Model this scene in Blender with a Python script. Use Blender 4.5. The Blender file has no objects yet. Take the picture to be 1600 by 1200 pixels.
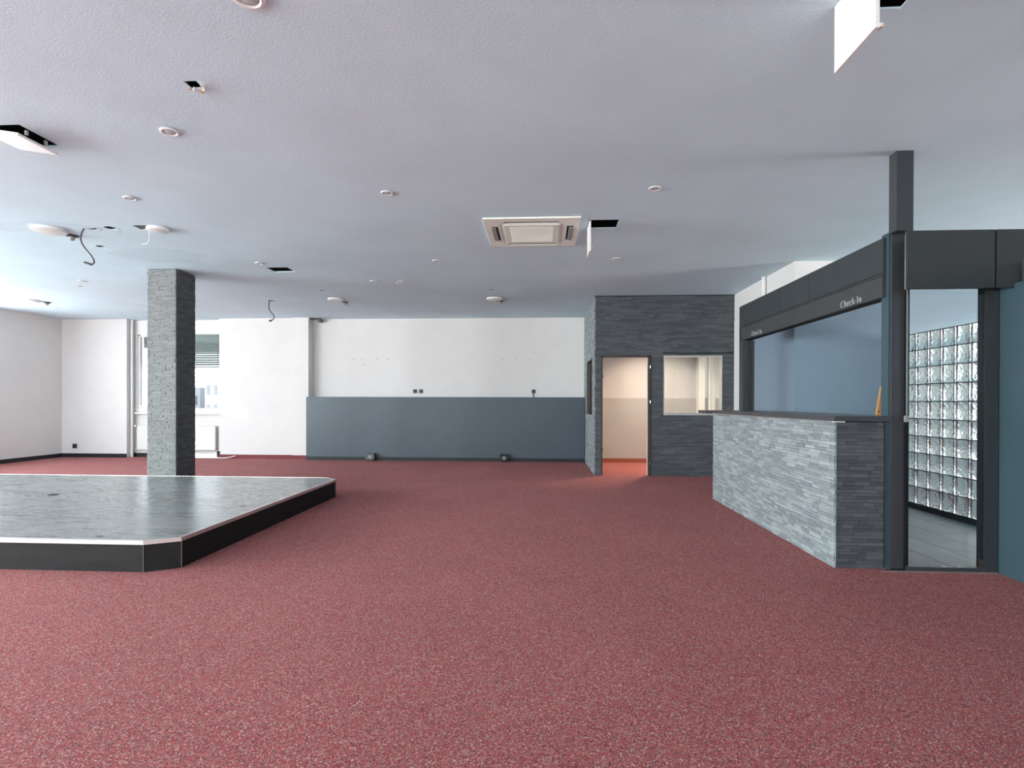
import bpy, bmesh, math, random
from mathutils import Vector, Matrix
random.seed(7)
S = bpy.context.scene
COL = S.collection

# ------------------------------------------------------------------ camera
CAM_H = 1.246
cam_d = bpy.data.cameras.new('camera'); cam = bpy.data.objects.new('camera', cam_d); COL.objects.link(cam)
cam_d.sensor_width = 36.0; cam_d.lens = 844.11/1600*36.0
cam_d.shift_y = 31.21/1600; cam_d.clip_start = 0.05; cam_d.clip_end = 400
cam.matrix_world = (Matrix.Translation((0, 0, CAM_H)) @ Matrix.Rotation(0.0564, 4, 'Z')
                    @ Matrix.Rotation(math.pi/2-0.0038, 4, 'X') @ Matrix.Rotation(0.0025, 4, 'Z'))
S.camera = cam
# ------------------------------------------------------------------ colour management
S.view_settings.view_transform = 'Standard'; S.view_settings.look = 'None'
S.view_settings.gamma = 1.0; S.view_settings.use_curve_mapping = False
S.view_settings.exposure = -0.28
# ------------------------------------------------------------------ sky
W = bpy.data.worlds.new('sky'); S.world = W; W.use_nodes = True
wn = W.node_tree.nodes; wl = W.node_tree.links; wn.clear()
wo = wn.new('ShaderNodeOutputWorld'); bg = wn.new('ShaderNodeBackground')
tc = wn.new('ShaderNodeTexCoord'); sx = wn.new('ShaderNodeSeparateXYZ'); cr = wn.new('ShaderNodeValToRGB')
wl.new(tc.outputs['Generated'], sx.inputs[0]); wl.new(sx.outputs['Z'], cr.inputs[0])
cr.color_ramp.elements[0].position = 0.0; cr.color_ramp.elements[0].color = (0.93, 0.95, 1.0, 1)
cr.color_ramp.elements[1].position = 0.6; cr.color_ramp.elements[1].color = (0.80, 0.88, 1.0, 1)
wl.new(cr.outputs[0], bg.inputs['Color']); bg.inputs['Strength'].default_value = 4.5
wl.new(bg.outputs[0], wo.inputs['Surface'])

def area(name, loc, direction, sx_, sy_, power, color=(1, 1, 1), spread=math.pi):
    l = bpy.data.lights.new(name, 'AREA'); l.shape = 'RECTANGLE'; l.size = sx_; l.size_y = sy_
    l.energy = power; l.color = color; l.spread = spread
    o = bpy.data.objects.new(name, l); COL.objects.link(o); o.location = loc
    o.rotation_euler = Vector(direction).to_track_quat('-Z', 'Z').to_euler()
    return o
DAY = (0.90, 0.985, 1.0)
LX = -10.64
WIN_L = [(-3.2, -0.6), (0.2, 2.8), (3.5, 5.8), (7.5, 9.5)]          # window openings in the left wall
for (a, b) in WIN_L:
    area('daylight_left', (LX-0.32, (a+b)/2, 1.85), (1, 0, 0.24), b-a, 1.8, 190 if a > 7 else (520 if a > 3 else 980), DAY)
WIN_F = [(-9.4, -6.4), (-5.2, -2.2), (-1.2, 1.8)]                     # openings in the wall behind the camera
for (a, b) in WIN_F:
    area('daylight_rear', ((a+b)/2, -4.30, 1.85), (0, 1, 0.15), b-a, 1.8, 290 if a < -3 else 80, DAY)
WIN_R = [(2.0, 5.6), (6.4, 10.0), (10.8, 13.8)]                       # openings of the bright room past the glass blocks
for (a, b) in WIN_R:
    area('daylight_right', (11.85, (a+b)/2, 1.7), (-1, 0, 0.25 if a < 3 else -0.35), b-a, 2.0, 950 if a < 3 else 95, (1.0, 0.985, 0.95))
area('daylight_booth', (3.70, 10.25, 1.6), (-1, 0, 0.05), 1.3, 1.3, 14, (1.0, 0.88, 0.74))
area('booth_lamp_light', (2.2, 10.2, 2.98), (0, 0, -1), 0.22, 0.22, 62, (1.0, 0.72, 0.50), math.radians(112))

# ------------------------------------------------------------------ materials
def new_mat(name):
    m = bpy.data.materials.new(name); m.use_nodes = True
    nt = m.node_tree; b = nt.nodes.get('Principled BSDF')
    return m, nt, b
def N(nt, t, **kw):
    n = nt.nodes.new(t)
    for k, v in kw.items(): setattr(n, k, v)
    return n
def coords(nt, scale=(1, 1, 1), kind='Object'):
    t = N(nt, 'ShaderNodeTexCoord'); mp = N(nt, 'ShaderNodeMapping'); mp.inputs['Scale'].default_value = scale
    nt.links.new(t.outputs[kind], mp.inputs[0]); return mp.outputs[0]
def ramp(nt, fac, stops):
    r = N(nt, 'ShaderNodeValToRGB'); e = r.color_ramp.elements
    while len(e) < len(stops): e.new(0.5)
    for i, (p, c) in enumerate(stops): e[i].position = p; e[i].color = (*c, 1)
    nt.links.new(fac, r.inputs[0]); return r.outputs[0]
def bump(nt, b, h, strength=0.2, dist=0.01):
    n = N(nt, 'ShaderNodeBump'); n.inputs['Strength'].default_value = strength; n.inputs['Distance'].default_value = dist
    nt.links.new(h, n.inputs['Height']); nt.links.new(n.outputs[0], b.inputs['Normal'])
def noise(nt, vec, scale, detail=3, rough=0.55):
    n = N(nt, 'ShaderNodeTexNoise'); n.inputs['Scale'].default_value = scale; n.inputs['Detail'].default_value = detail
    n.inputs['Roughness'].default_value = rough
    if vec is not None: nt.links.new(vec, n.inputs['Vector'])
    return n.outputs['Fac']
def paint(name, col, rough=0.6, var=0.06, scale=3.0, grain=0.15, spec=0.3, gscale=180):
    m, nt, b = new_mat(name); v = coords(nt)
    f = noise(nt, v, scale, 4)
    lo = tuple(c*(1-var) for c in col); hi = tuple(min(1, c*(1+var)) for c in col)
    nt.links.new(ramp(nt, f, [(0.3, lo), (0.7, hi)]), b.inputs['Base Color'])
    b.inputs['Roughness'].default_value = rough; b.inputs['Specular IOR Level'].default_value = spec
    bump(nt, b, noise(nt, v, gscale, 2), grain, 0.002)
    return m
M = {}
M['white'] = paint('white_wall_paint', (0.745, 0.725, 0.705), 0.75, 0.02)
M['white_trim'] = paint('white_trim_paint', (0.78, 0.78, 0.76), 0.4, 0.02)
M['offwhite'] = paint('off_white_plastic', (0.86, 0.87, 0.78), 0.45, 0.02, grain=0.05)
M['cream'] = paint('cream_booth_paint', (0.585, 0.60, 0.61), 0.7, 0.02)
M['greige'] = paint('grey_booth_wainscot', (0.42, 0.43, 0.43), 0.7, 0.03)
M['ceil'] = paint('ceiling_paint', (0.645, 0.785, 0.865), 0.85, 0.04, 1.4, grain=0.5, gscale=90)
M['blue'] = paint('slate_blue_paint', (0.050, 0.074, 0.096), 0.42, 0.07, 2.0, grain=0.4, spec=0.5, gscale=120)
M['blue_wall'] = paint('petrol_blue_paint', (0.040, 0.078, 0.095), 0.5, 0.06, 2.0, grain=0.4, spec=0.5, gscale=120)
M['reception_blue'] = paint('reception_blue_paint', (0.21, 0.285, 0.355), 0.5, 0.03, 2.0, grain=0.3, gscale=120)
M['fascia'] = paint('charcoal_laminate', (0.034, 0.042, 0.045), 0.45, 0.08, 5.0, grain=0.25, spec=0.45)
M['fascia_low'] = paint('charcoal_board', (0.047, 0.052, 0.054), 0.45, 0.10, 5.0, grain=0.25, spec=0.45)
M['post'] = paint('charcoal_post', (0.046, 0.050, 0.056), 0.4, 0.05, 5.0, grain=0.2, spec=0.45)
M['gap'] = paint('black_joint', (0.006, 0.006, 0.006), 0.9, 0.0)
M['counter'] = paint('counter_top_laminate', (0.055, 0.058, 0.062), 0.32, 0.06, 8.0, grain=0.15, spec=0.5)
M['base_dark'] = paint('dark_skirting', (0.020, 0.022, 0.025), 0.4, 0.1)
M['base_red'] = paint('red_skirting', (0.20, 0.055, 0.06), 0.9, 0.15, 60, grain=0.5)
M['base_orange'] = paint('carpet_skirting', (0.30, 0.10, 0.06), 0.9, 0.15, 60, grain=0.5)
M['steel_dark'] = paint('dark_steel_frame', (0.045, 0.036, 0.033), 0.4, 0.05, spec=0.5)
M['black'] = paint('black_plastic', (0.02, 0.02, 0.022), 0.45, 0.05)
M['grey_plastic'] = paint('grey_plastic', (0.10, 0.10, 0.105), 0.45, 0.05)
M['lamp_grey'] = paint('lamp_reflector_grey', (0.50, 0.54, 0.56), 0.5, 0.02)
M['midgrey'] = paint('mid_grey_plastic', (0.28, 0.28, 0.28), 0.45, 0.05)
M['void'] = paint('dark_void', (0.02, 0.019, 0.018), 0.95, 0.2)
M['plaster'] = paint('broken_plaster', (0.62, 0.52, 0.42), 0.9, 0.3, 40, grain=0.8)
M['pipe'] = paint('grey_pink_pipe', (0.42, 0.34, 0.33), 0.5, 0.05)
M['blind'] = paint('grey_green_slats', (0.34, 0.37, 0.34), 0.5, 0.04)
M['text'] = paint('pale_lettering', (0.42, 0.42, 0.40), 0.5, 0.02)
M['cable'] = paint('grey_cable', (0.075, 0.06, 0.068), 0.5, 0.05)
M['white_cable'] = paint('white_cable', (0.75, 0.75, 0.7), 0.5, 0.02)
M['mortar'] = paint('dark_mortar', (0.045, 0.047, 0.045), 0.6, 0.1)
M['facade_a'] = paint('pale_render', (0.55, 0.53, 0.50), 0.8, 0.1)
M['facade_b'] = paint('grey_render', (0.30, 0.31, 0.33), 0.8, 0.1)
M['facade_c'] = paint('warm_render', (0.62, 0.48, 0.34), 0.8, 0.1)
def metal(name, col, rough):
    m, nt, b = new_mat(name); b.inputs['Metallic'].default_value = 1.0
    f = noise(nt, coords(nt), 30, 3)
    nt.links.new(ramp(nt, f, [(0.3, tuple(c*.92 for c in col)), (0.7, col)]), b.inputs['Base Color'])
    b.inputs['Roughness'].default_value = rough
    return m
M['alu'] = metal('brushed_aluminium', (0.80, 0.79, 0.77), 0.38)
M['chrome'] = metal('chrome', (0.75, 0.75, 0.76), 0.18)

def carpet(name, tint=(1, 1, 1)):
    m, nt, b = new_mat(name); v = coords(nt)
    vo = N(nt, 'ShaderNodeTexVoronoi'); vo.inputs['Scale'].default_value = 215; nt.links.new(v, vo.inputs['Vector'])
    sp = N(nt, 'ShaderNodeSeparateColor'); nt.links.new(vo.outputs['Color'], sp.inputs[0])
    c1 = [(0.0, (0.095, 0.050, 0.075)), (0.18, (0.31, 0.062, 0.072)), (0.36, (0.56, 0.095, 0.082)), (0.52, (0.38, 0.105, 0.138)),
          (0.66, (0.64, 0.185, 0.135)), (0.78, (0.32, 0.215, 0.200)), (0.90, (0.54, 0.30, 0.29)), (1.0, (0.82, 0.60, 0.55))]
    c1 = [(p, tuple(x*y for x, y in zip(c, tint))) for p, c in c1]
    r = ramp(nt, sp.outputs[0], c1)
    v2 = N(nt, 'ShaderNodeTexVoronoi'); v2.inputs['Scale'].default_value = 420; nt.links.new(v, v2.inputs['Vector'])
    mx = N(nt, 'ShaderNodeMixRGB'); mx.blend_type = 'MULTIPLY'; mx.inputs[0].default_value = 0.75
    nt.links.new(r, mx.inputs[1]); nt.links.new(ramp(nt, v2.outputs['Distance'], [(0.05, (1.15, 1.15, 1.15)), (0.75, (0.35, 0.35, 0.35))]), mx.inputs[2])
    big = noise(nt, v, 1.1, 3)
    mx2 = N(nt, 'ShaderNodeMixRGB'); mx2.blend_type = 'MULTIPLY'; mx2.inputs[0].default_value = 1
    nt.links.new(mx.outputs[0], mx2.inputs[1]); nt.links.new(ramp(nt, big, [(0.3, (0.93, 0.92, 0.92)), (0.7, (1.07, 1.05, 1.05))]), mx2.inputs[2])
    nt.links.new(mx2.outputs[0], b.inputs['Base Color'])
    b.inputs['Roughness'].default_value = 0.95; b.inputs['Specular IOR Level'].default_value = 0.1
    try:
        b.inputs['Sheen Weight'].default_value = 0.14; b.inputs['Sheen Roughness'].default_value = 0.5
        b.inputs['Sheen Tint'].default_value = (1.0, 0.50, 0.50, 1)
    except Exception: pass
    bump(nt, b, v2.outputs['Distance'], 0.5, 0.004)
    return m
M['carpet'] = carpet('speckled_red_carpet')

def slate(name, lo, hi, stretch):
    m, nt, b = new_mat(name)
    g = N(nt, 'ShaderNodeNewGeometry')
    v = coords(nt, stretch)
    f = noise(nt, v, 14, 5, 0.65)
    add = N(nt, 'ShaderNodeMath', operation='MULTIPLY_ADD'); nt.links.new(g.outputs['Random Per Island'], add.inputs[0])
    add.inputs[1].default_value = 0.55
    sub = N(nt, 'ShaderNodeMath', operation='MULTIPLY'); nt.links.new(f, sub.inputs[0]); sub.inputs[1].default_value = 0.5
    nt.links.new(sub.outputs[0], add.inputs[2])
    mid = tuple((x+y)/2 for x, y in zip(lo, hi))
    nt.links.new(ramp(nt, add.outputs[0], [(0.08, lo), (0.5, mid), (0.85, hi)]), b.inputs['Base Color'])
    b.inputs['Roughness'].default_value = 0.62; b.inputs['Specular IOR Level'].default_value = 0.45
    bump(nt, b, noise(nt, v, 30, 6, 0.7), 0.8, 0.008)
    return m
M['slate'] = slate('split_slate_lit', (0.17, 0.205, 0.215), (0.42, 0.475, 0.48), (1, 1, 4))  # slate for faces turned to the windows, light put into the colour
M['slate_half_lit'] = slate('split_slate_half_lit', (0.135, 0.142, 0.138), (0.215, 0.223, 0.215), (1, 1, 4))  # same slate for the column front, part of the light in its colour
M['slate_shaded'] = slate('split_slate_shaded', (0.045, 0.052, 0.058), (0.115, 0.126, 0.135), (1, 1, 4))  # same slate on faces turned from the windows, shade put into the colour

def laminate(name, lo, hi, rough, rot=0.0, scale=(1, 1, 1), spec=0.5):
    m, nt, b = new_mat(name)
    t = N(nt, 'ShaderNodeTexCoord'); mp = N(nt, 'ShaderNodeMapping')
    mp.inputs['Scale'].default_value = scale; mp.inputs['Rotation'].default_value = (0, 0, rot)
    nt.links.new(t.outputs['Object'], mp.inputs[0])
    f = noise(nt, mp.outputs[0], 2.2, 6, 0.6)
    nt.links.new(ramp(nt, f, [(0.25, lo), (0.75, hi)]), b.inputs['Base Color'])
    rr = N(nt, 'ShaderNodeMapRange'); rr.inputs['To Min'].default_value = rough-0.07; rr.inputs['To Max'].default_value = rough+0.12
    nt.links.new(f, rr.inputs['Value']); nt.links.new(rr.outputs[0], b.inputs['Roughness'])
    b.inputs['Specular IOR Level'].default_value = spec
    bump(nt, b, noise(nt, mp.outputs[0], 9, 4), 0.12, 0.004)
    return m
M['stage_top'] = laminate('stage_floor_vinyl', (0.13, 0.14, 0.14), (0.29, 0.31, 0.30), 0.25, 0.35, (1.0, 4.5, 1), 1.0)
M['stage_side'] = laminate('stage_side_vinyl', (0.010, 0.010, 0.010), (0.024, 0.024, 0.024), 0.6, 0.0, (2, 2, 9), 0.15)
M['wood'] = laminate('light_wood', (0.42, 0.20, 0.065), (0.70, 0.38, 0.14), 0.45, 0.0, (14, 14, 2))

def tiles(name):
    m, nt, b = new_mat(name)
    v = coords(nt)
    mp = N(nt, 'ShaderNodeMapping'); mp.inputs['Rotation'].default_value = (0, 0, math.pi/2)
    mp.inputs['Location'].default_value = (0.30, -0.265, 0)
    nt.links.new(v, mp.inputs[0])
    br = N(nt, 'ShaderNodeTexBrick'); nt.links.new(mp.outputs[0], br.inputs['Vector'])
    br.inputs['Scale'].default_value = 1.0; br.inputs['Brick Width'].default_value = 1.26; br.inputs['Row Height'].default_value = 0.315
    br.inputs['Mortar Size'].default_value = 0.005; br.inputs['Mortar Smooth'].default_value = 0.0
    br.inputs['Color1'].default_value = (0.50, 0.52, 0.50, 1); br.inputs['Color2'].default_value = (0.58, 0.60, 0.58, 1)
    br.inputs['Mortar'].default_value = (0.05, 0.05, 0.05, 1)
    f = noise(nt, v, 6, 5)
    mx = N(nt, 'ShaderNodeMixRGB'); mx.blend_type = 'MULTIPLY'; mx.inputs[0].default_value = 0.5
    nt.links.new(br.outputs['Color'], mx.inputs[1]); nt.links.new(ramp(nt, f, [(0.3, (0.7, 0.7, 0.7)), (0.7, (1.2, 1.2, 1.2))]), mx.inputs[2])
    nt.links.new(mx.outputs[0], b.inputs['Base Color']); b.inputs['Roughness'].default_value = 0.33
    return m
M['tiles'] = tiles('grey_floor_tiles')

def pane(name, tint=(0.93, 0.96, 0.96), ior=1.45):
    m = bpy.data.materials.new(name); m.use_nodes = True; nt = m.node_tree; nt.nodes.clear()
    o = N(nt, 'ShaderNodeOutputMaterial'); mix = N(nt, 'ShaderNodeMixShader'); fr = N(nt, 'ShaderNodeFresnel')
    tr = N(nt, 'ShaderNodeBsdfTransparent'); gl = N(nt, 'ShaderNodeBsdfGlossy')
    tr.inputs[0].default_value = (*tint, 1); gl.inputs['Roughness'].default_value = 0.01; fr.inputs[0].default_value = ior
    nt.links.new(fr.outputs[0], mix.inputs[0]); nt.links.new(tr.outputs[0], mix.inputs[1]); nt.links.new(gl.outputs[0], mix.inputs[2])
    nt.links.new(mix.outputs[0], o.inputs[0]); return m
M['pane'] = pane('clear_glass')
M['pane_tinted'] = pane('tinted_glass', (0.77, 0.79, 0.80))
def wavy():
    m, nt, b = new_mat('wavy_block_glass')
    v = coords(nt, kind='Generated')
    w = N(nt, 'ShaderNodeTexNoise'); w.inputs['Scale'].default_value = 2.6; w.inputs['Detail'].default_value = 1.0
    w.inputs['Distortion'].default_value = 1.4
    oi = N(nt, 'ShaderNodeObjectInfo'); ad = N(nt, 'ShaderNodeVectorMath', operation='ADD')
    mu = N(nt, 'ShaderNodeVectorMath', operation='MULTIPLY'); cb = N(nt, 'ShaderNodeCombineXYZ')
    nt.links.new(oi.outputs['Random'], cb.inputs[0]); nt.links.new(oi.outputs['Random'], cb.inputs[2])
    nt.links.new(cb.outputs[0], mu.inputs[0]); mu.inputs[1].default_value = (0.8, 0, 0.8)
    nt.links.new(v, ad.inputs[0]); nt.links.new(mu.outputs[0], ad.inputs[1]); nt.links.new(ad.outputs[0], w.inputs['Vector'])
    b.inputs['Base Color'].default_value = (0.88, 0.95, 0.92, 1); b.inputs['Roughness'].default_value = 0.16
    b.inputs['Transmission Weight'].default_value = 1.0; b.inputs['IOR'].default_value = 1.45
    bump(nt, b, w.outputs['Fac'], 0.16, 0.05)
    return m
M['block'] = wavy()

# ------------------------------------------------------------------ geometry helpers
def bm_box(bm, x0, x1, y0, y1, z0, z1, bev=0.0):
    vs = [bm.verts.new((x, y, z)) for z in (z0, z1) for y in (y0, y1) for x in (x0, x1)]
    fs = [bm.faces.new([vs[i] for i in f]) for f in ((0, 2, 3, 1), (4, 5, 7, 6), (0, 1, 5, 4), (2, 6, 7, 3), (0, 4, 6, 2), (1, 3, 7, 5))]
    if bev > 0:
        es = list({e for f in fs for e in f.edges})
        bmesh.ops.bevel(bm, geom=es, offset=bev, segments=2, profile=0.6, affect='EDGES')
    return vs
def bm_cyl(bm, c, r0, r1, z0, z1, seg=32, caps=True):
    a = [bm.verts.new((c[0]+r0*math.cos(2*math.pi*i/seg), c[1]+r0*math.sin(2*math.pi*i/seg), z0)) for i in range(seg)]
    b = [bm.verts.new((c[0]+r1*math.cos(2*math.pi*i/seg), c[1]+r1*math.sin(2*math.pi*i/seg), z1)) for i in range(seg)]
    for i in range(seg): bm.faces.new((a[i], a[(i+1) % seg], b[(i+1) % seg], b[i]))
    if caps: bm.faces.new(a[::-1]); bm.faces.new(b)
def bm_lathe(bm, c, prof, seg=32):
    """prof: list of (r, z); closed at ends when r == 0"""
    rings = []
    for r, z in prof:
        if r < 1e-6: rings.append([bm.verts.new((c[0], c[1], z))])
        else: rings.append([bm.verts.new((c[0]+r*math.cos(2*math.pi*i/seg), c[1]+r*math.sin(2*math.pi*i/seg), z)) for i in range(seg)])
    for a, b in zip(rings, rings[1:]):
        for i in range(seg):
            j = (i+1) % seg
            if len(a) == 1 and len(b) == 1: continue
            if len(a) == 1: bm.faces.new((a[0], b[j], b[i]))
            elif len(b) == 1: bm.faces.new((a[i], a[j], b[0]))
            else: bm.faces.new((a[i], a[j], b[j], b[i]))
def bm_tube(bm, pts, r, seg=8):
    pts = [Vector(p) for p in pts]
    rings = []
    for i, p in enumerate(pts):
        d = (pts[min(i+1, len(pts)-1)]-pts[max(i-1, 0)]).normalized()
        u = d.cross(Vector((0, 1, 0.01))); u = u.normalized() if u.length > 1e-4 else Vector((1, 0, 0)); w = d.cross(u).normalized()
        rings.append([bm.verts.new(p+r*(math.cos(2*math.pi*k/seg)*u+math.sin(2*math.pi*k/seg)*w)) for k in range(seg)])
    for a, b in zip(rings, rings[1:]):
        for k in range(seg): bm.faces.new((a[k], a[(k+1) % seg], b[(k+1) % seg], b[k]))
    bm.faces.new(rings[0][::-1]); bm.faces.new(rings[-1])
def smooth_pts(pts, n=6):
    P = [Vector(p) for p in pts]; out = []
    for i in range(len(P)-1):
        p0, p1, p2, p3 = P[max(i-1, 0)], P[i], P[i+1], P[min(i+2, len(P)-1)]
        for k in range(n):
            t = k/n
            out.append(0.5*((2*p1)+(-p0+p2)*t+(2*p0-5*p1+4*p2-p3)*t*t+(-p0+3*p1-3*p2+p3)*t**3))
    out.append(P[-1]); return out
def link(name, bm, mat, parent=None, smooth=False):
    bmesh.ops.recalc_face_normals(bm, faces=bm.faces)
    me = bpy.data.meshes.new(name); bm.to_mesh(me); bm.free()
    if smooth:
        for p in me.polygons: p.use_smooth = True
        try: me.set_sharp_from_angle(angle=math.radians(35))
        except Exception: pass
    me.materials.append(M[mat] if isinstance(mat, str) else mat)
    o = bpy.data.objects.new(name, me); COL.objects.link(o)
    if parent is not None: o.parent = parent; o.matrix_parent_inverse = parent.matrix_basis.inverted()
    return o
def boxes(name, bl, mat, parent=None, bev=0.0):
    bm = bmesh.new()
    for b in bl: bm_box(bm, *b, bev=bev)
    return link(name, bm, mat, parent)
def box(name, b, mat, parent=None, bev=0.0): return boxes(name, [b], mat, parent, bev)
def parts(name, bl, mat, parent, bev=0.0):
    return [box(name, b, mat, parent, bev) for b in bl]
def tag(o, label, cat, group=None, kind=None):
    o['label'] = label; o['category'] = cat
    if group: o['group'] = group
    if kind: o['kind'] = kind
    return o
def struct(o, label=None, cat=None):
    o['kind'] = 'structure'
    if label: o['label'] = label
    if cat: o['category'] = cat
    return o
def empty(name, loc=(0, 0, 0)):
    o = bpy.data.objects.new(name, None); COL.objects.link(o); o.location = loc; o.empty_display_size = 0.1
    return o

# stacked-slate cladding: rows of thin split strips with uneven faces, one mesh per clad face
def clad(name, parent, origin, udir, ndir, width, z0, z1, mat, holes=(), rh=0.027, lmin=0.06, lmax=0.22, dmin=0.010, dmax=0.020, seed=1):
    rnd = random.Random(seed); bm = bmesh.new()
    O = Vector(origin); U = Vector(udir); Nn = Vector(ndir); Z = Vector((0, 0, 1))
    rows = max(1, round((z1-z0)/rh)); hs = [rnd.uniform(0.72, 1.28) for _ in range(rows)]; tot = sum(hs)
    zc = [z0]
    for q in hs: zc.append(zc[-1]+q*(z1-z0)/tot)
    def strip(a, b, za, zb, d):
        g = 0.0002
        j = lambda: rnd.uniform(-0.0016, 0.0016)
        c = [O+U*(a+g)+Z*(za+g), O+U*(b-g)+Z*(za+g), O+U*(b-g)+Z*(zb-g), O+U*(a+g)+Z*(zb-g)]
        bk = [bm.verts.new(p) for p in c]
        e = 0.0008
        ft = [bm.verts.new(p+Nn*(d+j())) for p in (c[0]+U*e+Z*e, c[1]-U*e+Z*e, c[2]-U*e-Z*e, c[3]+U*e-Z*e)]
        bm.faces.new(ft)
        for i in range(4): bm.faces.new((bk[i], bk[(i+1) % 4], ft[(i+1) % 4], ft[i]))
    for r in range(rows):
        za = zc[r]; zb = zc[r+1]; u = 0.0; first = True
        while u < width-1e-4:
            L = rnd.uniform(lmin, lmax)
            if first: L *= rnd.uniform(0.4, 1.0); first = False
            b = min(width, u+L)
            if width-b < lmin*0.4: b = width
            segs = [(u, b)]
            for (hu0, hu1, hz0, hz1) in holes:
                if zb > hz0+0.004 and za < hz1-0.004:
                    ns = []
                    for s, e in segs:
                        if e <= hu0 or s >= hu1: ns.append((s, e)); continue
                        if s < hu0: ns.append((s, hu0))
                        if e > hu1: ns.append((hu1, e))
                    segs = ns
            d = rnd.uniform(dmin, dmax)
            for s, e in segs:
                if e-s > 0.005: strip(s, e, za, zb, d)
            u = b
    return link(name, bm, mat, parent)

H = 3.05
# ================================================================== setting
# floor
FX0, FX1, FY0, FY1 = LX, 12.0, -4.0, 14.8
bm = bmesh.new()
bm_box(bm, FX0-0.2, FX1, FY0-0.2, FY1, -0.12, 0.0)
struct(link('floor', bm, 'carpet'), 'speckled dark red wall-to-wall carpet', 'carpet')
struct(box('floor_reception', (2.72, 4.37, 4.21, 7.06, 0.0005, 0.006), 'tiles'), 'grey tiled floor seen through the glass door', 'floor')

struct(box('floor_annex', (4.9, 11.6, 4.3, 14.4, 0.0005, 0.006), 'greige'), 'pale floor beyond the glass blocks', 'floor')

# ceiling slab with the real holes left by removed hatches and lamps
HOLES = [(0.453, 0.753, 5.395, 5.655), (-3.735, -3.44, 7.10, 7.34), (-3.72, -3.42, 3.35, 3.65), (1.33, 1.63, 2.27, 2.573),
         (-2.03, -1.955, 2.945, 3.02), (-4.22, -4.05, 5.33, 5.47)]
RH = [(-4.505, 5.393, .045), (-5.158, 6.034, .04), (-3.578, 8.608, .042), (-3.619, 9.946, .035), (-0.815, 8.681, .042),
      (-0.755, 9.75, .035), (-9.288, 9.913, .04), (-4.72, 5.39, .05), (-4.86, 9.44, .05)]
RH = [(x, y, r*1.3) for x, y, r in RH]
for (x, y, r) in RH: HOLES.append((x-r, x+r, y-r, y+r))
def slab(name, mat, x0, x1, y0, y1, z0, z1, holes):
    xs = sorted({x0, x1, *[h[0] for h in holes], *[h[1] for h in holes]})
    ys = sorted({y0, y1, *[h[2] for h in holes], *[h[3] for h in holes]})
    bm = bmesh.new(); V = {}
    def v(i, j, k):
        if (i, j, k) not in V: V[(i, j, k)] = bm.verts.new((xs[i], ys[j], (z0, z1)[k]))
        return V[(i, j, k)]
    def solid(i, j):
        if not (0 <= i < len(xs)-1 and 0 <= j < len(ys)-1): return False
        cx, cy = (xs[i]+xs[i+1])/2, (ys[j]+ys[j+1])/2
        return not any(h[0] < cx < h[1] and h[2] < cy < h[3] for h in holes)
    for i in range(len(xs)-1):
        for j in range(len(ys)-1):
            if not solid(i, j): continue
            for k in (0, 1): bm.faces.new((v(i, j, k), v(i+1, j, k), v(i+1, j+1, k), v(i, j+1, k)))
            for (di, dj, a, b) in ((-1, 0, (i, j), (i, j+1)), (1, 0, (i+1, j), (i+1, j+1)), (0, -1, (i, j), (i+1, j)), (0, 1, (i, j+1), (i+1, j+1))):
                if not solid(i+di, j+dj): bm.faces.new((v(*a, 0), v(*b, 0), v(*b, 1), v(*a, 1)))
    return link(name, bm, mat)
cl = struct(slab('ceiling', 'ceil', FX0-0.2, FX1, FY0-0.2, FY1, H, H+0.009, HOLES), 'pale blue grey painted plasterboard ceiling', 'ceiling')
M['patch'] = paint('repaired_ceiling_paint', (0.60, 0.732, 0.808), 0.85, 0.05, 1.4, grain=0.5, gscale=90)
for (px, py, rx, ry, sd) in ((-5.25, 5.32, 0.62, 0.17, 1), (-4.75, 6.45, 0.55, 0.36, 2)):
    bm = bmesh.new(); rr_ = random.Random(sd); c_ = bm.verts.new((px, py, H-0.0008)); ring = []
    for q in range(28):
        a = 2*math.pi*q/28; k_ = rr_.uniform(0.86, 1.08); ring.append(bm.verts.new((px+rx*k_*math.cos(a), py+ry*k_*math.sin(a), H-0.0008)))
    for q in range(28): bm.faces.new((c_, ring[q], ring[(q+1) % 28]))
    link('paint_patch', bm, 'patch', cl)
box('ceiling_void', (FX0-0.2, FX1, FY0-0.2, FY1, H+0.40, H+0.5), 'void', cl)
parts('ceiling_batten', [(1.42, 1.46, 1.8, 3.2, H+0.05, H+0.09), (-3.9, -3.2, 7.20, 7.24, H+0.10, H+0.14)], 'plaster', cl)

def wall_with_openings(name, axis, pos0, pos1, a0, a1, z0, z1, ops, mat):
    """axis 'x': wall runs along x, thick in y (pos0..pos1)"""
    bl = []; cur = a0
    for (o0, o1, oz0, oz1) in sorted(ops):
        if o0 > cur: bl.append((cur, o0, z0, z1))
        if oz0 > z0: bl.append((o0, o1, z0, oz0))
        if oz1 < z1: bl.append((o0, o1, oz1, z1))
        cur = o1
    if cur < a1: bl.append((cur, a1, z0, z1))
    bb = [((a, b, pos0, pos1, c, d) if axis == 'x' else (pos0, pos1, a, b, c, d)) for (a, b, c, d) in bl]
    o = boxes(name, bb, mat); return struct(o)
struct(wall_with_openings('wall_left', 'y', LX-0.25, LX, FY0, 11.9, 0, H, [(a, b, 0.95, 2.75) for a, b in WIN_L], 'white'), 'white wall at the far left of the room', 'wall')
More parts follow.
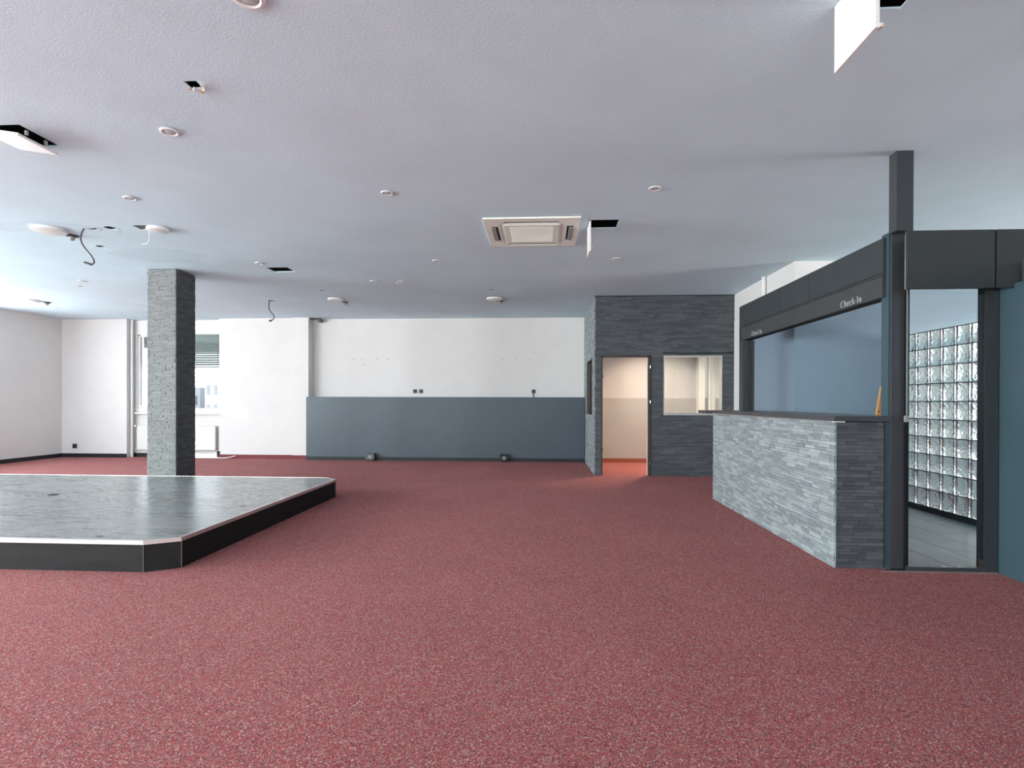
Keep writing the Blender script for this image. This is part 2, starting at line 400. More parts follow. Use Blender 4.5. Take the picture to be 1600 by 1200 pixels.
# back wall: lower bay left, radiator niche, pillar, recessed upper wall right
struct(box('wall_back_left', (LX, -9.143, 11.40, 11.75, 0, H), 'white'), 'white back wall left of the window niche', 'wall')
struct(wall_with_openings('wall_back_niche', 'x', 11.60, 11.80, -9.143, -7.05, 0, H, [(-9.11, -7.07, 1.0, 2.86)], 'white'), 'white niche wall around the window behind the stone column', 'wall')
struct(box('wall_back_middle', (-7.05, -5.385, 11.42, 11.80, 0, H), 'white'), 'white back wall between window and pilaster', 'wall')
struct(box('wall_back_pilaster', (-5.385, -5.03, 11.36, 11.80, 0, H), 'white'), 'white pilaster left of the blue wainscot', 'pilaster')
struct(box('wall_back_right', (-5.03, 0.95, 11.60, 11.80, 0, H), 'white'), 'white upper back wall above the blue wainscot', 'wall')
WS = struct(box('wall_wainscot', (-5.03, 0.873, 11.25, 11.60, 0, 1.345), 'blue'), 'slate blue half-height wall along the back', 'wainscot')
box('baseboard', (-5.03, 0.87, 11.238, 11.25, 0.0, 0.075), 'base_dark', WS)
struct(box('wall_rear', (FX0, -9.4, FY0-0.25, FY0, 0, H), 'white'))
struct(wall_with_openings('wall_rear_windows', 'x', FY0-0.25, FY0, -9.4, FX1, 0, H, [(a, b, 0.95, 2.75) for a, b in WIN_F], 'white'))
struct(wall_with_openings('wall_far_right', 'y', 11.7, 11.95, FY0, FY1, 0, H, [(a, b, 0.6, 2.8) for a, b in WIN_R], 'white'))
struct(box('wall_far_back', (4.45, FX1, 14.5, 14.75, 0, H), 'white'))
# baseboards
struct(box('baseboard_left', (LX, LX+0.015, 0, 11.40, 0, 0.085), 'base_dark'), 'black baseboard of the left wall', 'baseboard')
struct(box('baseboard_back', (LX+0.015, -9.143, 11.385, 11.40, 0, 0.085), 'base_dark'), 'black baseboard left of the window niche', 'baseboard')
struct(box('baseboard_niche', (-9.143, -7.9, 11.585, 11.60, 0, 0.085), 'base_dark'), 'black baseboard inside the window niche', 'baseboard')
struct(box('baseboard_middle', (-7.04, -5.385, 11.408, 11.42, 0, 0.085), 'base_red'), 'dark red carpet baseboard right of the window', 'baseboard')
struct(box('baseboard_pilaster', (-5.385, -5.035, 11.348, 11.36, 0, 0.085), 'base_red'), 'dark red carpet baseboard under the pilaster', 'baseboard')

# off-frame window frames of the left wall (daylight comes through them)
for i, (a, b) in enumerate(WIN_L):
    t = 0.06; x0, x1 = LX-0.18, LX-0.10
    struct(boxes('window_%d' % (i+2), [(x0, x1, a, b, 0.95, 0.95+t), (x0, x1, a, b, 2.75-t, 2.75), (x0, x1, a, a+t, 0.95+t, 2.75-t), (x0, x1, b-t, b, 0.95+t, 2.75-t),
           (x0, x1, (a+b)/2-t/2, (a+b)/2+t/2, 0.95+t, 2.75-t)], 'white_trim'))
for i, (a, b) in enumerate(WIN_F):
    t = 0.06; y0, y1 = FY0-0.18, FY0-0.10
    struct(boxes('window_%d' % (i+7), [(a, b, y0, y1, 0.95, 0.95+t), (a, b, y0, y1, 2.75-t, 2.75), (a, a+t, y0, y1, 0.95+t, 2.75-t), (b-t, b, y0, y1, 0.95+t, 2.75-t)], 'white_trim'))

# ------------------------------------------------------------------ window 1 (behind the column)
w = struct(empty('window_1', (-8.11, 11.6, 1.0)), 'white framed window with half-lowered blinds behind the stone column', 'window')
X0, X1, Z0, Z1 = -9.11, -7.07, 1.0, 2.86
box('window_casing', (X0-0.04, X1+0.03, 11.585, 11.60, Z1-0.13, H-0.02), 'white_trim', w, 0.004)
boxes('window_frame', [(X0, X1, 11.59, 11.68, Z0, 1.09), (X0, X1, 11.59, 11.68, 2.745, Z1), (X0, X0+0.07, 11.59, 11.68, 1.09, 2.745), (X1-0.07, X1, 11.59, 11.68, 1.09, 2.745),
       (-8.13, -8.05, 11.59, 11.68, 1.09, 2.745)], 'white_trim', w, 0.006)
sash = boxes('window_sash', [(X0+0.07, X0+0.125, 11.60, 11.66, 1.09, 2.70), (-8.185, -8.13, 11.60, 11.66, 1.09, 2.70), (X0+0.125, -8.185, 11.60, 11.66, 1.09, 1.145), (X0+0.125, -8.185, 11.60, 11.66, 2.68, 2.745)], 'white_trim', w, 0.005)
box('pane', (X0+0.125, -8.185, 11.63, 11.638, 1.145, 2.68), 'pane', sash)
box('pane', (-8.05, X1-0.07, 11.63, 11.638, 1.09, 2.745), 'pane', w)
box('window_sill', (X0-0.02, X1+0.04, 11.52, 11.60, 0.955, 0.995), 'white_trim', w, 0.006)
bm = bmesh.new()
for k in range(14):                       # closed part of the blind then looser, half-open slats
    z = 2.72-k*0.05
    vs = bm_box(bm, X0+0.1, X1-0.08, -0.031, 0.031, -0.0015, 0.0015)
    ang = 1.1 if k < 8 else 0.8
    for v_ in vs:
        y, zz = v_.co.y, v_.co.z
        v_.co.y = 11.74+y*math.cos(ang)-zz*math.sin(ang); v_.co.z = z+y*math.sin(ang)+zz*math.cos(ang)
bl = link('venetian_blind', bm, 'blind', w)
box('bottom_rail', (X0+0.1, X1-0.08, 11.72, 11.76, 2.0, 2.025), 'midgrey', bl, 0.003)
parts('ladder_cord', [(x, x+0.006, 11.735, 11.745, 2.02, 2.74) for x in (-8.8, -8.3, -7.85, -7.28)], 'grey_plastic', bl)

# ------------------------------------------------------------------ radiator under the window and its pipes
r = tag(empty('radiator', (-8.1, 11.5, 0.1)), 'flat white panel radiator in the niche under the window', 'radiator')
box('radiator_panel', (-8.99, -7.19, 11.50, 11.56, 0.165, 0.70), 'white_trim', r, 0.012)
boxes('top_grille', [(-9.02+0.06*i, -9.02+0.06*i+0.04, 11.505, 11.555, 0.70, 0.708) for i in range(30)], 'white_trim', r)
for x in (-8.9, -7.35): box('bracket', (x, x+0.04, 11.555, 11.598, 0.25, 0.6), 'midgrey', r)
for z in (0.695, 0.175):
    bm = bmesh.new(); bm_tube(bm, [(-9.066, 11.52, z), (-8.99, 11.52, z)], 0.010); bm_tube(bm, [(-9.04, 11.52, z-0.02), (-9.04, 11.52, z+0.02)], 0.014)
    link('radiator_valve', bm, 'chrome', r)
bm = bmesh.new(); bm_tube(bm, [(-9.10, 11.50, 0.0), (-9.10, 11.50, H-0.001)], 0.028, 16)
tag(link('heating_pipe', bm, 'white_trim', None, True), 'tall white heating pipe in the left corner of the window niche', 'pipe')
tag(box('wall_conduit', (-7.165, -7.095, 11.56, 11.60, 0.16, 0.70), 'pipe', None, 0.006), 'short grey pink pipe cover right of the radiator', 'pipe cover')
t = tag(empty('floor_duct', (-7.7, 11.45, 0)), 'low silver metal duct on the carpet under the radiator', 'duct')
box('duct_body', (-8.6, -7.10, 11.42, 11.49, 0.012, 0.10), 'alu', t, 0.004)
box('duct_lid', (-8.6, -7.10, 11.41, 11.50, 0.10, 0.112), 'white_trim', t, 0.003)
box('end_cap', (-7.10, -7.03, 11.41, 11.50, 0.03, 0.155), 'black', t, 0.006)
bm = bmesh.new(); bm_tube(bm, [(-8.5, 11.36, 0.012), (-6.9, 11.36, 0.012), (-6.78, 11.36, 0.025), (-6.66, 11.38, 0.055)], 0.011)
tag(link('loose_rod', bm, 'alu', None, True), 'thin pale rod lying on the carpet before the silver duct', 'rod')

# ------------------------------------------------------------------ buildings outside, far beyond the window
def building(x0, x1, y, z1, mat, label, cols, rows):
    b = tag(box('distant_building', (x0, x1, y, y+9, -14, z1), mat), label, 'building', 'buildings outside the window')
    dx = (x1-x0)/cols
    for i in range(cols):
        for j in range(rows):
            box('window', (x0+dx*(i+.3), x0+dx*(i+.7), y-0.06, y+0.02, z1-1.2-2.6*j-1.3, z1-1.2-2.6*j), 'facade_b' if mat != 'facade_b' else 'grey_plastic', b)
building(-52.5, -48.5, 74, 3.2, 'facade_b', 'grey distant block at the left of the window view', 3, 4)
building(-47.9, -45.8, 82, 2.1, 'facade_c', 'warm ochre distant house between the grey blocks', 2, 3)
building(-45.2, -42.2, 70, 4.6, 'facade_a', 'tallest pale distant block at the right of the window view', 3, 4)
box_g = struct(box('ground_outside', (-160, 120, 15.5, 300, -14.2, -14.0), 'facade_a'))

# ------------------------------------------------------------------ stone column
t = tag(empty('stone_column', (-5.19, 7.29, 0)), 'square column clad in split grey slate behind the low stage', 'column')
cx0, cx1, cy0, cy1 = -5.395, -4.985, 7.09, 7.50
core = box('column_core', (cx0+0.012, cx1-0.012, cy0+0.012, cy1-0.012, 0, H), 'slate_shaded', t)
kw = dict(rh=0.021, lmin=0.04, lmax=0.15, dmin=0.005, dmax=0.013)
clad('stone_cladding', t, (cx0, cy0+0.012, 0), (1, 0, 0), (0, -1, 0), cx1-cx0, 0, H-0.012, 'slate_half_lit', seed=3, **kw)  # front: half-lit copy of the stone colour
clad('stone_cladding', t, (cx1-0.012, cy0, 0), (0, 1, 0), (1, 0, 0), cy1-cy0, 0, H-0.012, 'slate_shaded', seed=4, **kw)  # right side: shade painted into the stone colour
clad('stone_cladding', t, (cx0+0.012, cy0, 0), (0, 1, 0), (-1, 0, 0), cy1-cy0, 0, H-0.012, 'slate', seed=5, **kw)  # left side: window light painted into the stone colour
clad('stone_cladding', t, (cx0, cy1-0.012, 0), (1, 0, 0), (0, 1, 0), cx1-cx0, 0, H-0.012, 'slate_shaded', seed=6, **kw)  # back: same shaded stone colour

# ------------------------------------------------------------------ stage
t = tag(empty('stage', (-5, 5.4, 0)), 'low dark vinyl stage with chamfered corners on the red carpet', 'stage')
SX0, SX1, SY0, SY1, ZT = -9.4, -2.69, 3.765, 7.075, 0.23
OUT = [(SX0+.2, SY0), (SX1-.205, SY0), (SX1, SY0+.12), (SX1, SY1-.17), (SX1-.20, SY1), (SX0+.2, SY1), (SX0, SY1-.18), (SX0, SY0+.13)]
def prism(name, poly, z0, z1, mat, parent, bev=0):
    bm = bmesh.new(); a = [bm.verts.new((x, y, z0)) for x, y in poly]; b = [bm.verts.new((x, y, z1)) for x, y in poly]
    bm.faces.new(a[::-1]); bm.faces.new(b)
    for i in range(len(poly)): j = (i+1) % len(poly); bm.faces.new((a[i], a[j], b[j], b[i]))
    return link(name, bm, mat, parent)
def inset(poly, d):
    n = len(poly); out = []
    for i in range(n):
        p0, p1, p2 = Vector(poly[i-1]), Vector(poly[i]), Vector(poly[(i+1) % n])
        d1 = (p1-p0).normalized(); d2 = (p2-p1).normalized()
        n1 = Vector((-d1.y, d1.x)); n2 = Vector((-d2.y, d2.x)); bis = (n1+n2).normalized()
        out.append(tuple(p1+bis*(d/max(0.2, bis.dot(n1)))))
    return out
prism('stage_base', inset(OUT, 0.006), 0.0, ZT-0.026, 'stage_side', t)
prism('stage_top', inset(OUT, 0.012), ZT-0.026, ZT-0.001, 'stage_top', t)
bm = bmesh.new()                                           # aluminium edge profile all round
prof = [(0.0, ZT-0.030), (0.0, ZT), (0.026, ZT+0.0015), (0.026, ZT-0.001), (0.004, ZT-0.004), (0.004, ZT-0.030)]
rings = []
for (d, z) in prof: rings.append([bm.verts.new((x, y, z)) for x, y in inset(OUT, d-0.001)])
for i in range(len(prof)):
    A, B = rings[i], rings[(i+1) % len(prof)]
    for k in range(len(OUT)): j = (k+1) % len(OUT); bm.faces.new((A[k], A[j], B[j], B[k]))
link('edge_trim', bm, 'alu', t)
for i in (1, 2, 3, 4):
    x, y = OUT[i]; bm = bmesh.new(); bm_cyl(bm, (x, y+0.003 if i < 3 else y-0.003), 0.004, 0.004, 0, ZT-0.03, 8)
    link('corner_strip', bm, 'grey_plastic', t)
bm = bmesh.new(); bm_cyl(bm, (-5.288, 5.549), 0.055, 0.05, ZT-0.002, ZT+0.006, 32)
fs_ = link('floor_socket', bm, 'black', t)
for xy in ((-3.317, 3.868), (-2.889, 5.069)):
    bm = bmesh.new(); bm_cyl(bm, xy, 0.024, 0.024, ZT-0.002, ZT+0.001, 24); link('screw_cover', bm, 'grey_plastic', t)

# ------------------------------------------------------------------ slate booth (back right)
BX0, BX1, BY = 0.88, 3.205, 9.24
DX0, DX1, DZ = 1.0, 1.80, 2.025
VX0, VX1, VZ0, VZ1 = 2.035, 3.005, 1.05, 2.025
bf = struct(empty('wall_booth_front', (2.0, BY, 0)), 'shaded slate clad booth wall with doorway and inner window', 'wall')
def wparts(name, ops, x0, x1, y0, y1, mat, parent):
    o = wall_with_openings(name, 'x', y0, y1, x0, x1, 0, H, ops, mat); o.parent = parent; o.matrix_parent_inverse = parent.matrix_basis.inverted(); del o['kind']; return o
wparts('wall_core', [(DX0, DX1, 0.0, DZ), (VX0, VX1, VZ0, VZ1)], BX0+0.012, BX1, BY+0.014, BY+0.12, 'cream', bf)
clad('stone_cladding', bf, (BX0, BY+0.014, 0), (1, 0, 0), (0, -1, 0), BX1-BX0, 0, H-0.006, 'slate_shaded',
     holes=[(DX0-BX0, DX1-BX0, -1, DZ), (VX0-BX0, VX1-BX0, VZ0, VZ1)], rh=0.0235, lmin=0.08, lmax=0.30, dmin=0.008, dmax=0.015, seed=11)  # booth front takes the slate with shade in its colour
box('cover_strip', (BX0, BX1, BY-0.006, BY, H-0.012, H-0.001), 'gap', bf)
bs = struct(empty('wall_booth_side', (BX0, 10.4, 0)), 'narrow slate clad side wall of the booth', 'wall')
o = wall_with_openings('wall_core', 'y', BX0+0.014, BX0+0.12, BY+0.02, 11.6, 0, H, [(9.70, 10.80, 1.01, 2.04)], 'cream'); o.parent = bs; o.matrix_parent_inverse = bs.matrix_basis.inverted(); del o['kind']
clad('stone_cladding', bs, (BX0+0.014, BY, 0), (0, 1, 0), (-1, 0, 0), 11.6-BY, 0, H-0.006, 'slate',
     holes=[(9.70-BY, 10.80-BY, 1.01, 2.04)], rh=0.0235, lmin=0.08, lmax=0.30, dmin=0.006, dmax=0.013, seed=12)  # side facing the windows takes the slate with light in its colour
# side window of the booth
w = struct(empty('window_6', (0.9, 10.25, 1.01)), 'narrow edge-on window in the side of the slate booth', 'window')
boxes('window_frame', [(BX0-0.004, BX0+0.12, 9.70, 9.725, 1.01, 2.04), (BX0-0.004, BX0+0.12, 10.775, 10.80, 1.01, 2.04), (BX0-0.004, BX0+0.12, 9.725, 10.775, 1.01, 1.035), (BX0-0.004, BX0+0.12, 9.725, 10.775, 2.015, 2.04)], 'steel_dark', w)
box('pane', (BX0+0.05, BX0+0.058, 9.725, 10.775, 1.035, 2.015), 'pane', w)
# front window of the booth
w = struct(empty('window_11', (2.52, BY, 1.05)), 'square inner window right of the booth doorway', 'window')
yy0, yy1 = BY-0.006, BY+0.12
boxes('window_frame', [(VX0, VX0+0.014, yy0, yy1, VZ0, VZ1), (VX1-0.014, VX1, yy0, yy1, VZ0, VZ1), (VX0+0.014, VX1-0.014, yy0, yy1, VZ0, VZ0+0.014), (VX0+0.014, VX1-0.014, yy0, yy1, VZ1-0.014, VZ1)], 'alu', w)
box('pane', (VX0+0.014, VX1-0.014, BY+0.05, BY+0.056, VZ0+0.014, VZ1-0.014), 'pane', w)
box('head_flashing', (VX0-0.01, BX1-0.002, BY-0.012, BY+0.002, VZ1+0.045, VZ1+0.055), 'gap', bf)
# steel door frame (leaf removed)
d = struct(empty('door_1', (1.4, BY, 0)), 'open booth doorway with thin dark steel frame, no door leaf', 'doorway')
boxes('door_frame', [(DX0-0.012, DX0+0.018, BY-0.012, BY+0.13, 0, DZ), (DX1-0.018, DX1+0.022, BY-0.012, BY+0.05, 0, DZ), (DX0-0.012, DX1+0.022, BY-0.012, BY+0.13, DZ-0.018, DZ+0.015)], 'steel_dark', d)
box('door_jamb', (DX1-0.016, DX1+0.02, BY+0.05, BY+0.13, 0, DZ-0.02), 'white_trim', d)
for z in (1.82, 1.23, 0.20):
    bm = bmesh.new(); bm_cyl(bm, (DX1+0.012, BY-0.02), 0.009, 0.009, z, z+0.045, 12); link('hinge', bm, 'chrome', d)
for z in (1.66, 0.42): box('strike_plate', (DX0+0.010, DX0+0.024, BY-0.016, BY, z, z+0.045), 'black', d)
# booth interior
bi = struct(empty('wall_booth_interior', (2.2, 11.3, 0)), 'cream and grey inner wall seen through the booth doorway', 'wall')
box('wall_upper', (1.0, 3.15, 11.30, 11.6, 1.33, H), 'cream', bi)
box('wall_lower', (1.0, 3.15, 11.285, 11.6, 0, 1.33), 'greige', bi)
boxes('wall_return', [(3.15, 3.27, 11.10, 11.6, 0, H), (3.27, 3.62, 11.20, 11.6, 0, H), (3.36, 3.40, 11.17, 11.2, 0, H), (3.48, 3.50, 11.18, 11.2, 0, H), (3.62, 3.75, BY+0.13, 9.58, 0, H), (3.62, 3.75, 10.92, 11.6, 0, H), (3.62, 3.75, 9.58, 10.92, 0, 0.93), (3.62, 3.75, 9.58, 10.92, 2.27, H)], 'white_trim', bi)
box('baseboard', (1.0, 3.15, 11.27, 11.285, 0, 0.085), 'base_orange', bi)
parts('wainscot_panel', [(3.275, 3.35, 11.185, 11.20, 0, 1.34), (3.51, 3.62, 11.185, 11.20, 0, 1.33)], 'greige', bi)

# ------------------------------------------------------------------ white block beside the reception
wb = struct(empty('wall_reception_back', (3.8, 7.09, 0)), 'blue wall of the reception with white upper band', 'wall')
box('wall_upper', (3.205, 4.62, 7.09, 9.36, 2.60, H), 'white', wb)
box('wall_lower', (3.205, 4.62, 7.09, 9.36, 0, 2.60), 'reception_blue', wb)
box('white_edge', (3.195, 3.206, 8.75, BY-0.012, 0, 2.60), 'white_trim', wb)
bm = bmesh.new(); bm_tube(bm, [(3.17, 7.96, 2.56), (3.17, 7.96, H-0.001)], 0.03, 14)
tag(link('riser_pipe', bm, 'white_trim', None, True), 'short white pipe on the white wall above the dark fascia', 'pipe')
struct(box('wall_booth_partition', (4.40, 4.62, 9.36, FY1-0.3, 0, H), 'white'))

# ------------------------------------------------------------------ glass block wall
GX, GS, GZT = 4.39, 0.200, 2.063
gw = struct(empty('wall_glass_block', (GX, 6.0, 0)), 'partition of square wavy glass blocks behind the glass door', 'glass block wall')
NC, NR = 9, 10; GY1 = 6.83
bm = bmesh.new()
for i in range(NC+1):
    y = GY1-i*GS; bm_box(bm, GX-0.001, GX+0.081, y-0.004, y+0.004, GZT-NR*GS, GZT)
for j in range(NR+1):
    z = GZT-j*GS
    for i in range(NC): bm_box(bm, GX-0.001, GX+0.081, GY1-(i+1)*GS+0.004, GY1-i*GS-0.004, z-0.004, z+0.004)
link('mortar_joints', bm, 'mortar', gw)
boxes('wall_pier', [(GX, GX+0.08, GY1+0.004, 7.09, 0, GZT)], 'white', gw)
box('threshold', (GX-0.002, GX+0.082, GY1-NC*GS, GY1, 0, GZT-NR*GS-0.004), 'gap', gw)
bm = bmesh.new(); bm_box(bm, -0.04, 0.04, -0.0957, 0.0957, -0.0957, 0.0957, bev=0.004)
g0 = link('glass_block', bm, 'block', gw, True)
for i in range(NC):
    for j in range(NR):
        g = g0 if (i, j) == (0, 0) else g0.copy()
        if g is not g0: COL.objects.link(g)
        g.location = (GX+0.04, GY1-(i+.5)*GS, GZT-(j+.5)*GS)

# ------------------------------------------------------------------ reception counter
c = tag(empty('reception_counter', (2.4, 5.7, 0)), 'reception counter clad in lit and shaded slate with dark top, under the sign', 'counter')
KX, KY0, KY1, KZ = 2.212, 4.212, 7.12, 1.10
box('counter_body', (KX, 2.56, KY0, KY1, 0, KZ), 'slate_shaded', c)
clad('stone_cladding', c, (KX, KY0-0.012, 0.0), (0, 1, 0), (-1, 0, 0), KY1-KY0+0.012, 0, KZ, 'slate', rh=0.0262, lmin=0.06, lmax=0.20, dmin=0.007, dmax=0.014, seed=21)  # long front: lit copy of the slate
clad('stone_cladding', c, (KX-0.010, KY0, 0.0), (1, 0, 0), (0, -1, 0), 2.57-KX, 0, KZ, 'slate_shaded', rh=0.0262, lmin=0.06, lmax=0.20, dmin=0.006, dmax=0.012, seed=22)  # end face: same slate, its shade painted in
prism_pts = [(2.178, 4.165), (2.592, 4.165), (2.592, 4.31), (2.74, 4.31), (2.74, 7.10), (2.178, 7.10)]
prism('counter_top', prism_pts, KZ+0.008, KZ+0.046, 'counter', c)
box('counter_top_return', (2.10, 2.74, 7.104, 7.42, KZ+0.004, KZ+0.042), 'counter', c, 0.002)
boxes('edge_trim', [(2.172, 2.20, 4.19, 7.12, KZ-0.001, KZ+0.008)], 'alu', c)
box('end_trim', (2.178, 2.26, 4.176, 4.20, KZ-0.001, KZ+0.008), 'white_trim', c)
box('inner_panel', (2.56, 2.60, 4.30, KY1, 0, KZ), 'blue', c)

box('filler_strip', (2.572, 2.592, 4.215, 4.295, 0, KZ), 'blue_wall', c)

# ------------------------------------------------------------------ canopy with sign over the counter and the glass door
k = tag(empty('check_in_canopy', (2.6, 5.5, 2.05)), 'dark charcoal overhead fascia lettered Check-In above the counter', 'fascia')
FXX = 2.571
ys = [4.235, 5.384, 5.392, 6.032, 6.040, 7.235]
for a, b in ((4.245, 5.384), (5.390, 6.034), (6.040, 7.215)):
    box('fascia_panel', (FXX, FXX+0.02, a, b, 2.232, 2.495), 'fascia', k, 0.001)
box('fascia_core', (FXX+0.021, FXX+0.16, 4.309, 7.218, 2.06, 2.485), 'gap', k)
box('joint_strip', (FXX-0.002, FXX+0.02, 4.245, 7.215, 2.214, 2.226), 'fascia_low', k)  # thin charcoal strip between the upper panels and the sign board
sb = box('sign_board', (FXX-0.006, FXX+0.0205, 4.245, 7.16, 2.047, 2.208), 'fascia_low', k, 0.001)
box('end_panel', (FXX+0.002, FXX+0.17, 7.22, 7.24, KZ+0.0465, 2.492), 'fascia', k)
def arc(cx, cy, rx, ry, a0, a1, n=14):
    return [(cx+rx*math.cos(math.radians(a0+(a1-a0)*i/n)), cy+ry*math.sin(math.radians(a0+(a1-a0)*i/n))) for i in range(n+1)]
# condensed roman capitals and small letters, cap height 1: (advance, [(stroke width, points)])
THK, THN = 0.115, 0.055
GLYPH = {
 'C': (0.66, [(THK, arc(.36, .5, .28, .49, 118, 242)), (THN, arc(.36, .5, .28, .49, 40, 118)), (THN, arc(.36, .5, .28, .49, 242, 322)), (THN, [(.575, .98), (.575, .70)])]),
 'h': (0.56, [(THK, [(.14, 0), (.14, 1.04)]), (THN, [(.04, 1.02), (.14, 1.02)]), (THN, [(.04, .02), (.25, .02)]), (THN, arc(.275, .46, .14, .18, 160, 60)), (THK, arc(.275, .46, .14, .18, 60, 0)+[(.415, 0)]), (THN, [(.32, .02), (.52, .02)])]),
 'e': (0.50, [(THK, arc(.25, .33, .18, .32, 110, 250)), (THN, arc(.25, .33, .18, .32, 250, 312)), (THN, arc(.25, .33, .18, .32, 8, 110)), (THN, [(.08, .36), (.44, .36)])]),
 'c': (0.46, [(THK, arc(.25, .33, .18, .32, 110, 250)), (THN, arc(.25, .33, .18, .32, 250, 312)), (THN, arc(.25, .33, .18, .32, 48, 110)), (THK, [(.375, .55), (.40, .50)])]),
 'k': (0.56, [(THK, [(.14, 0), (.14, 1.04)]), (THN, [(.04, 1.02), (.14, 1.02)]), (THN, [(.04, .02), (.25, .02)]), (THN, [(.15, .28), (.43, .62)]), (THK, [(.25, .37), (.46, .02)]), (THN, [(.36, .62), (.52, .62)]), (THN, [(.38, .02), (.56, .02)])]),
 '-': (0.30, [(THK*.8, [(.05, .36), (.24, .36)])]),
 'I': (0.36, [(THK*1.1, [(.18, 0), (.18, 1)]), (THN, [(.05, .98), (.31, .98)]), (THN, [(.05, .02), (.31, .02)])]),
 'n': (0.56, [(THK, [(.14, 0), (.14, .64)]), (THN, [(.04, .62), (.14, .62)]), (THN, [(.04, .02), (.25, .02)]), (THN, arc(.275, .46, .14, .18, 160, 60)), (THK, arc(.275, .46, .14, .18, 60, 0)+[(.415, 0)]), (THN, [(.32, .02), (.52, .02)])])}
def lettering(y, z, length=0.31, cap=0.052, name='lettering'):
    word = 'Check-In'; adv = sum(GLYPH[c][0] for c in word); sc = length/adv
    bm = bmesh.new(); u = 0.0; xf, xb = FXX-0.0078, FXX-0.0062
    for ch in word:
        a, strokes = GLYPH[ch]
        for w_, pts in strokes:
            P = [Vector(((u+px)*sc, pz*cap)) for px, pz in pts]; L, R = [], []
            for i, p_ in enumerate(P):
                d_ = (P[min(i+1, len(P)-1)]-P[max(i-1, 0)]).normalized(); n_ = Vector((-d_.y, d_.x))*w_*0.5*(sc*abs(d_.y)+cap*0.9*abs(d_.x))
                L.append(p_+n_); R.append(p_-n_)
            vf = [[bm.verts.new((x_, y-q.x, z+q.y)) for q in S_] for x_ in (xf, xb) for S_ in (L, R)]
            for i in range(len(P)-1):
                bm.faces.new((vf[0][i], vf[0][i+1], vf[1][i+1], vf[1][i]))
                bm.faces.new((vf[0][i], vf[0][i+1], vf[2][i+1], vf[2][i])); bm.faces.new((vf[1][i], vf[1][i+1], vf[3][i+1], vf[3][i]))
        u += a
    o = link(name, bm, 'text', sb); o['label'] = 'pale Check-In lettering'; return o
lettering(4.815, 2.062); lettering(6.80, 2.062)
for y in (4.62, 5.75, 6.55):
    bm = bmesh.new(); bm_cyl(bm, (FXX+0.05, y), 0.035, 0.03, 2.043, 2.047, 20); link('recessed_spot', bm, 'gap', sb)
# small screw marks on the middle panel
for (y, z) in ((5.62, 2.44), (5.62, 2.41), (5.62, 2.38), (5.62, 2.28), (5.85, 2.42), (5.85, 2.33)): box('screw_mark', (FXX-0.001, FXX+0.001, y-0.006, y+0.006, z-0.003, z+0.003), 'midgrey', k)
# far jamb, near post, upper post
box('far_jamb', (FXX+0.002, FXX+0.06, 7.10, 7.22, KZ+0.046, 2.046), 'fascia', k)
parts('jamb_frame', [(FXX+0.07, FXX+0.105, 7.13, 7.22, KZ+0.046, 2.046), (FXX+0.118, FXX+0.165, 7.16, 7.22, KZ+0.046, 2.046)], 'post', k)
p = tag(empty('canopy_post', (2.65, 4.25, 0)), 'square charcoal post between the counter end and the glass door', 'post')
box('post_shaft', (2.606, 2.702, 4.2, 4.305, 0, 2.525), 'post', p, 0.003)
box('side_cover', (2.594, 2.606, 4.215, 4.30, 0, 2.525), 'blue_wall', p)
box('foot_plate', (2.55, 2.606, 4.19, 4.23, 0.0, 0.006), 'alu', p)
box('upper_shaft', (2.525, 2.643, 4.02, 4.105, 2.479, H), 'post', p, 0.002)
# panels above the glass door
dc = tag(empty('door_canopy', (2.9, 4.1, 2.06)), 'flat charcoal fascia panels above the glass door', 'fascia')
for a, b in ((2.600, 3.199), (3.213, 4.6)):
    box('fascia_panel', (a, b, 4.02, 4.04, 2.064, 2.478), 'fascia', dc, 0.0015)
box('fascia_core', (2.705, 4.55, 4.034, 4.16, 2.095, 2.47), 'gap', dc)
box('support_bracket', (2.61, 2.705, 4.04, 4.055, 2.40, 2.47), 'gap', dc)

# ------------------------------------------------------------------ glass door
d = struct(empty('door_2', (2.98, 4.17, 0)), 'clear glass door in dark frame left of the blue partition', 'glass door')
box('frame_right', (3.230, 3.325, 4.14, 4.21, 0, 2.094), 'fascia', d)
box('frame_left', (2.702, 2.72, 4.175, 4.22, 0, 2.094), 'gap', d)
box('frame_bottom', (2.702, 3.24, 4.15, 4.19, 0.003, 0.034), 'post', d)
pn = box('glass_pane', (2.692, 3.236, 4.145, 4.153, 0.042, 2.084), 'pane_tinted', d)
parts('pane_edge', [(2.685, 3.236, 4.143, 4.155, 2.084, 2.090), (2.684, 2.690, 4.143, 4.155, 1.12, 2.084)], 'alu', pn)
box('patch_fitting', (3.200, 3.236, 4.138, 4.16, 0.036, 0.10), 'steel_dark', pn)
box('door_lock', (2.672, 2.694, 4.135, 4.16, 1.105, 1.15), 'midgrey', pn, 0.002)
struct(box('trim_threshold', (2.50, 3.318, 4.125, 4.138, 0.0, 0.010), 'alu'), 'thin pale metal threshold strip before the glass door', 'threshold')
struct(box('trim_doorway', (2.56, 3.318, 4.138, 4.21, 0.0, 0.004), 'base_dark'), 'dark threshold under the glass door', 'threshold')

# ------------------------------------------------------------------ blue partition right of the door
rp = struct(box('wall_right', (3.332, 3.45, -3.9, 4.21, 0, 2.095), 'blue_wall'), 'petrol blue partition at the right edge', 'wall')
box('upper_box', (3.345, 3.62, 3.0, 3.975, 2.098, 2.255), 'fascia_low', rp)
struct(box('wall_annex', (3.45, 4.62, 4.16, 4.21, 0, 2.095), 'white'))

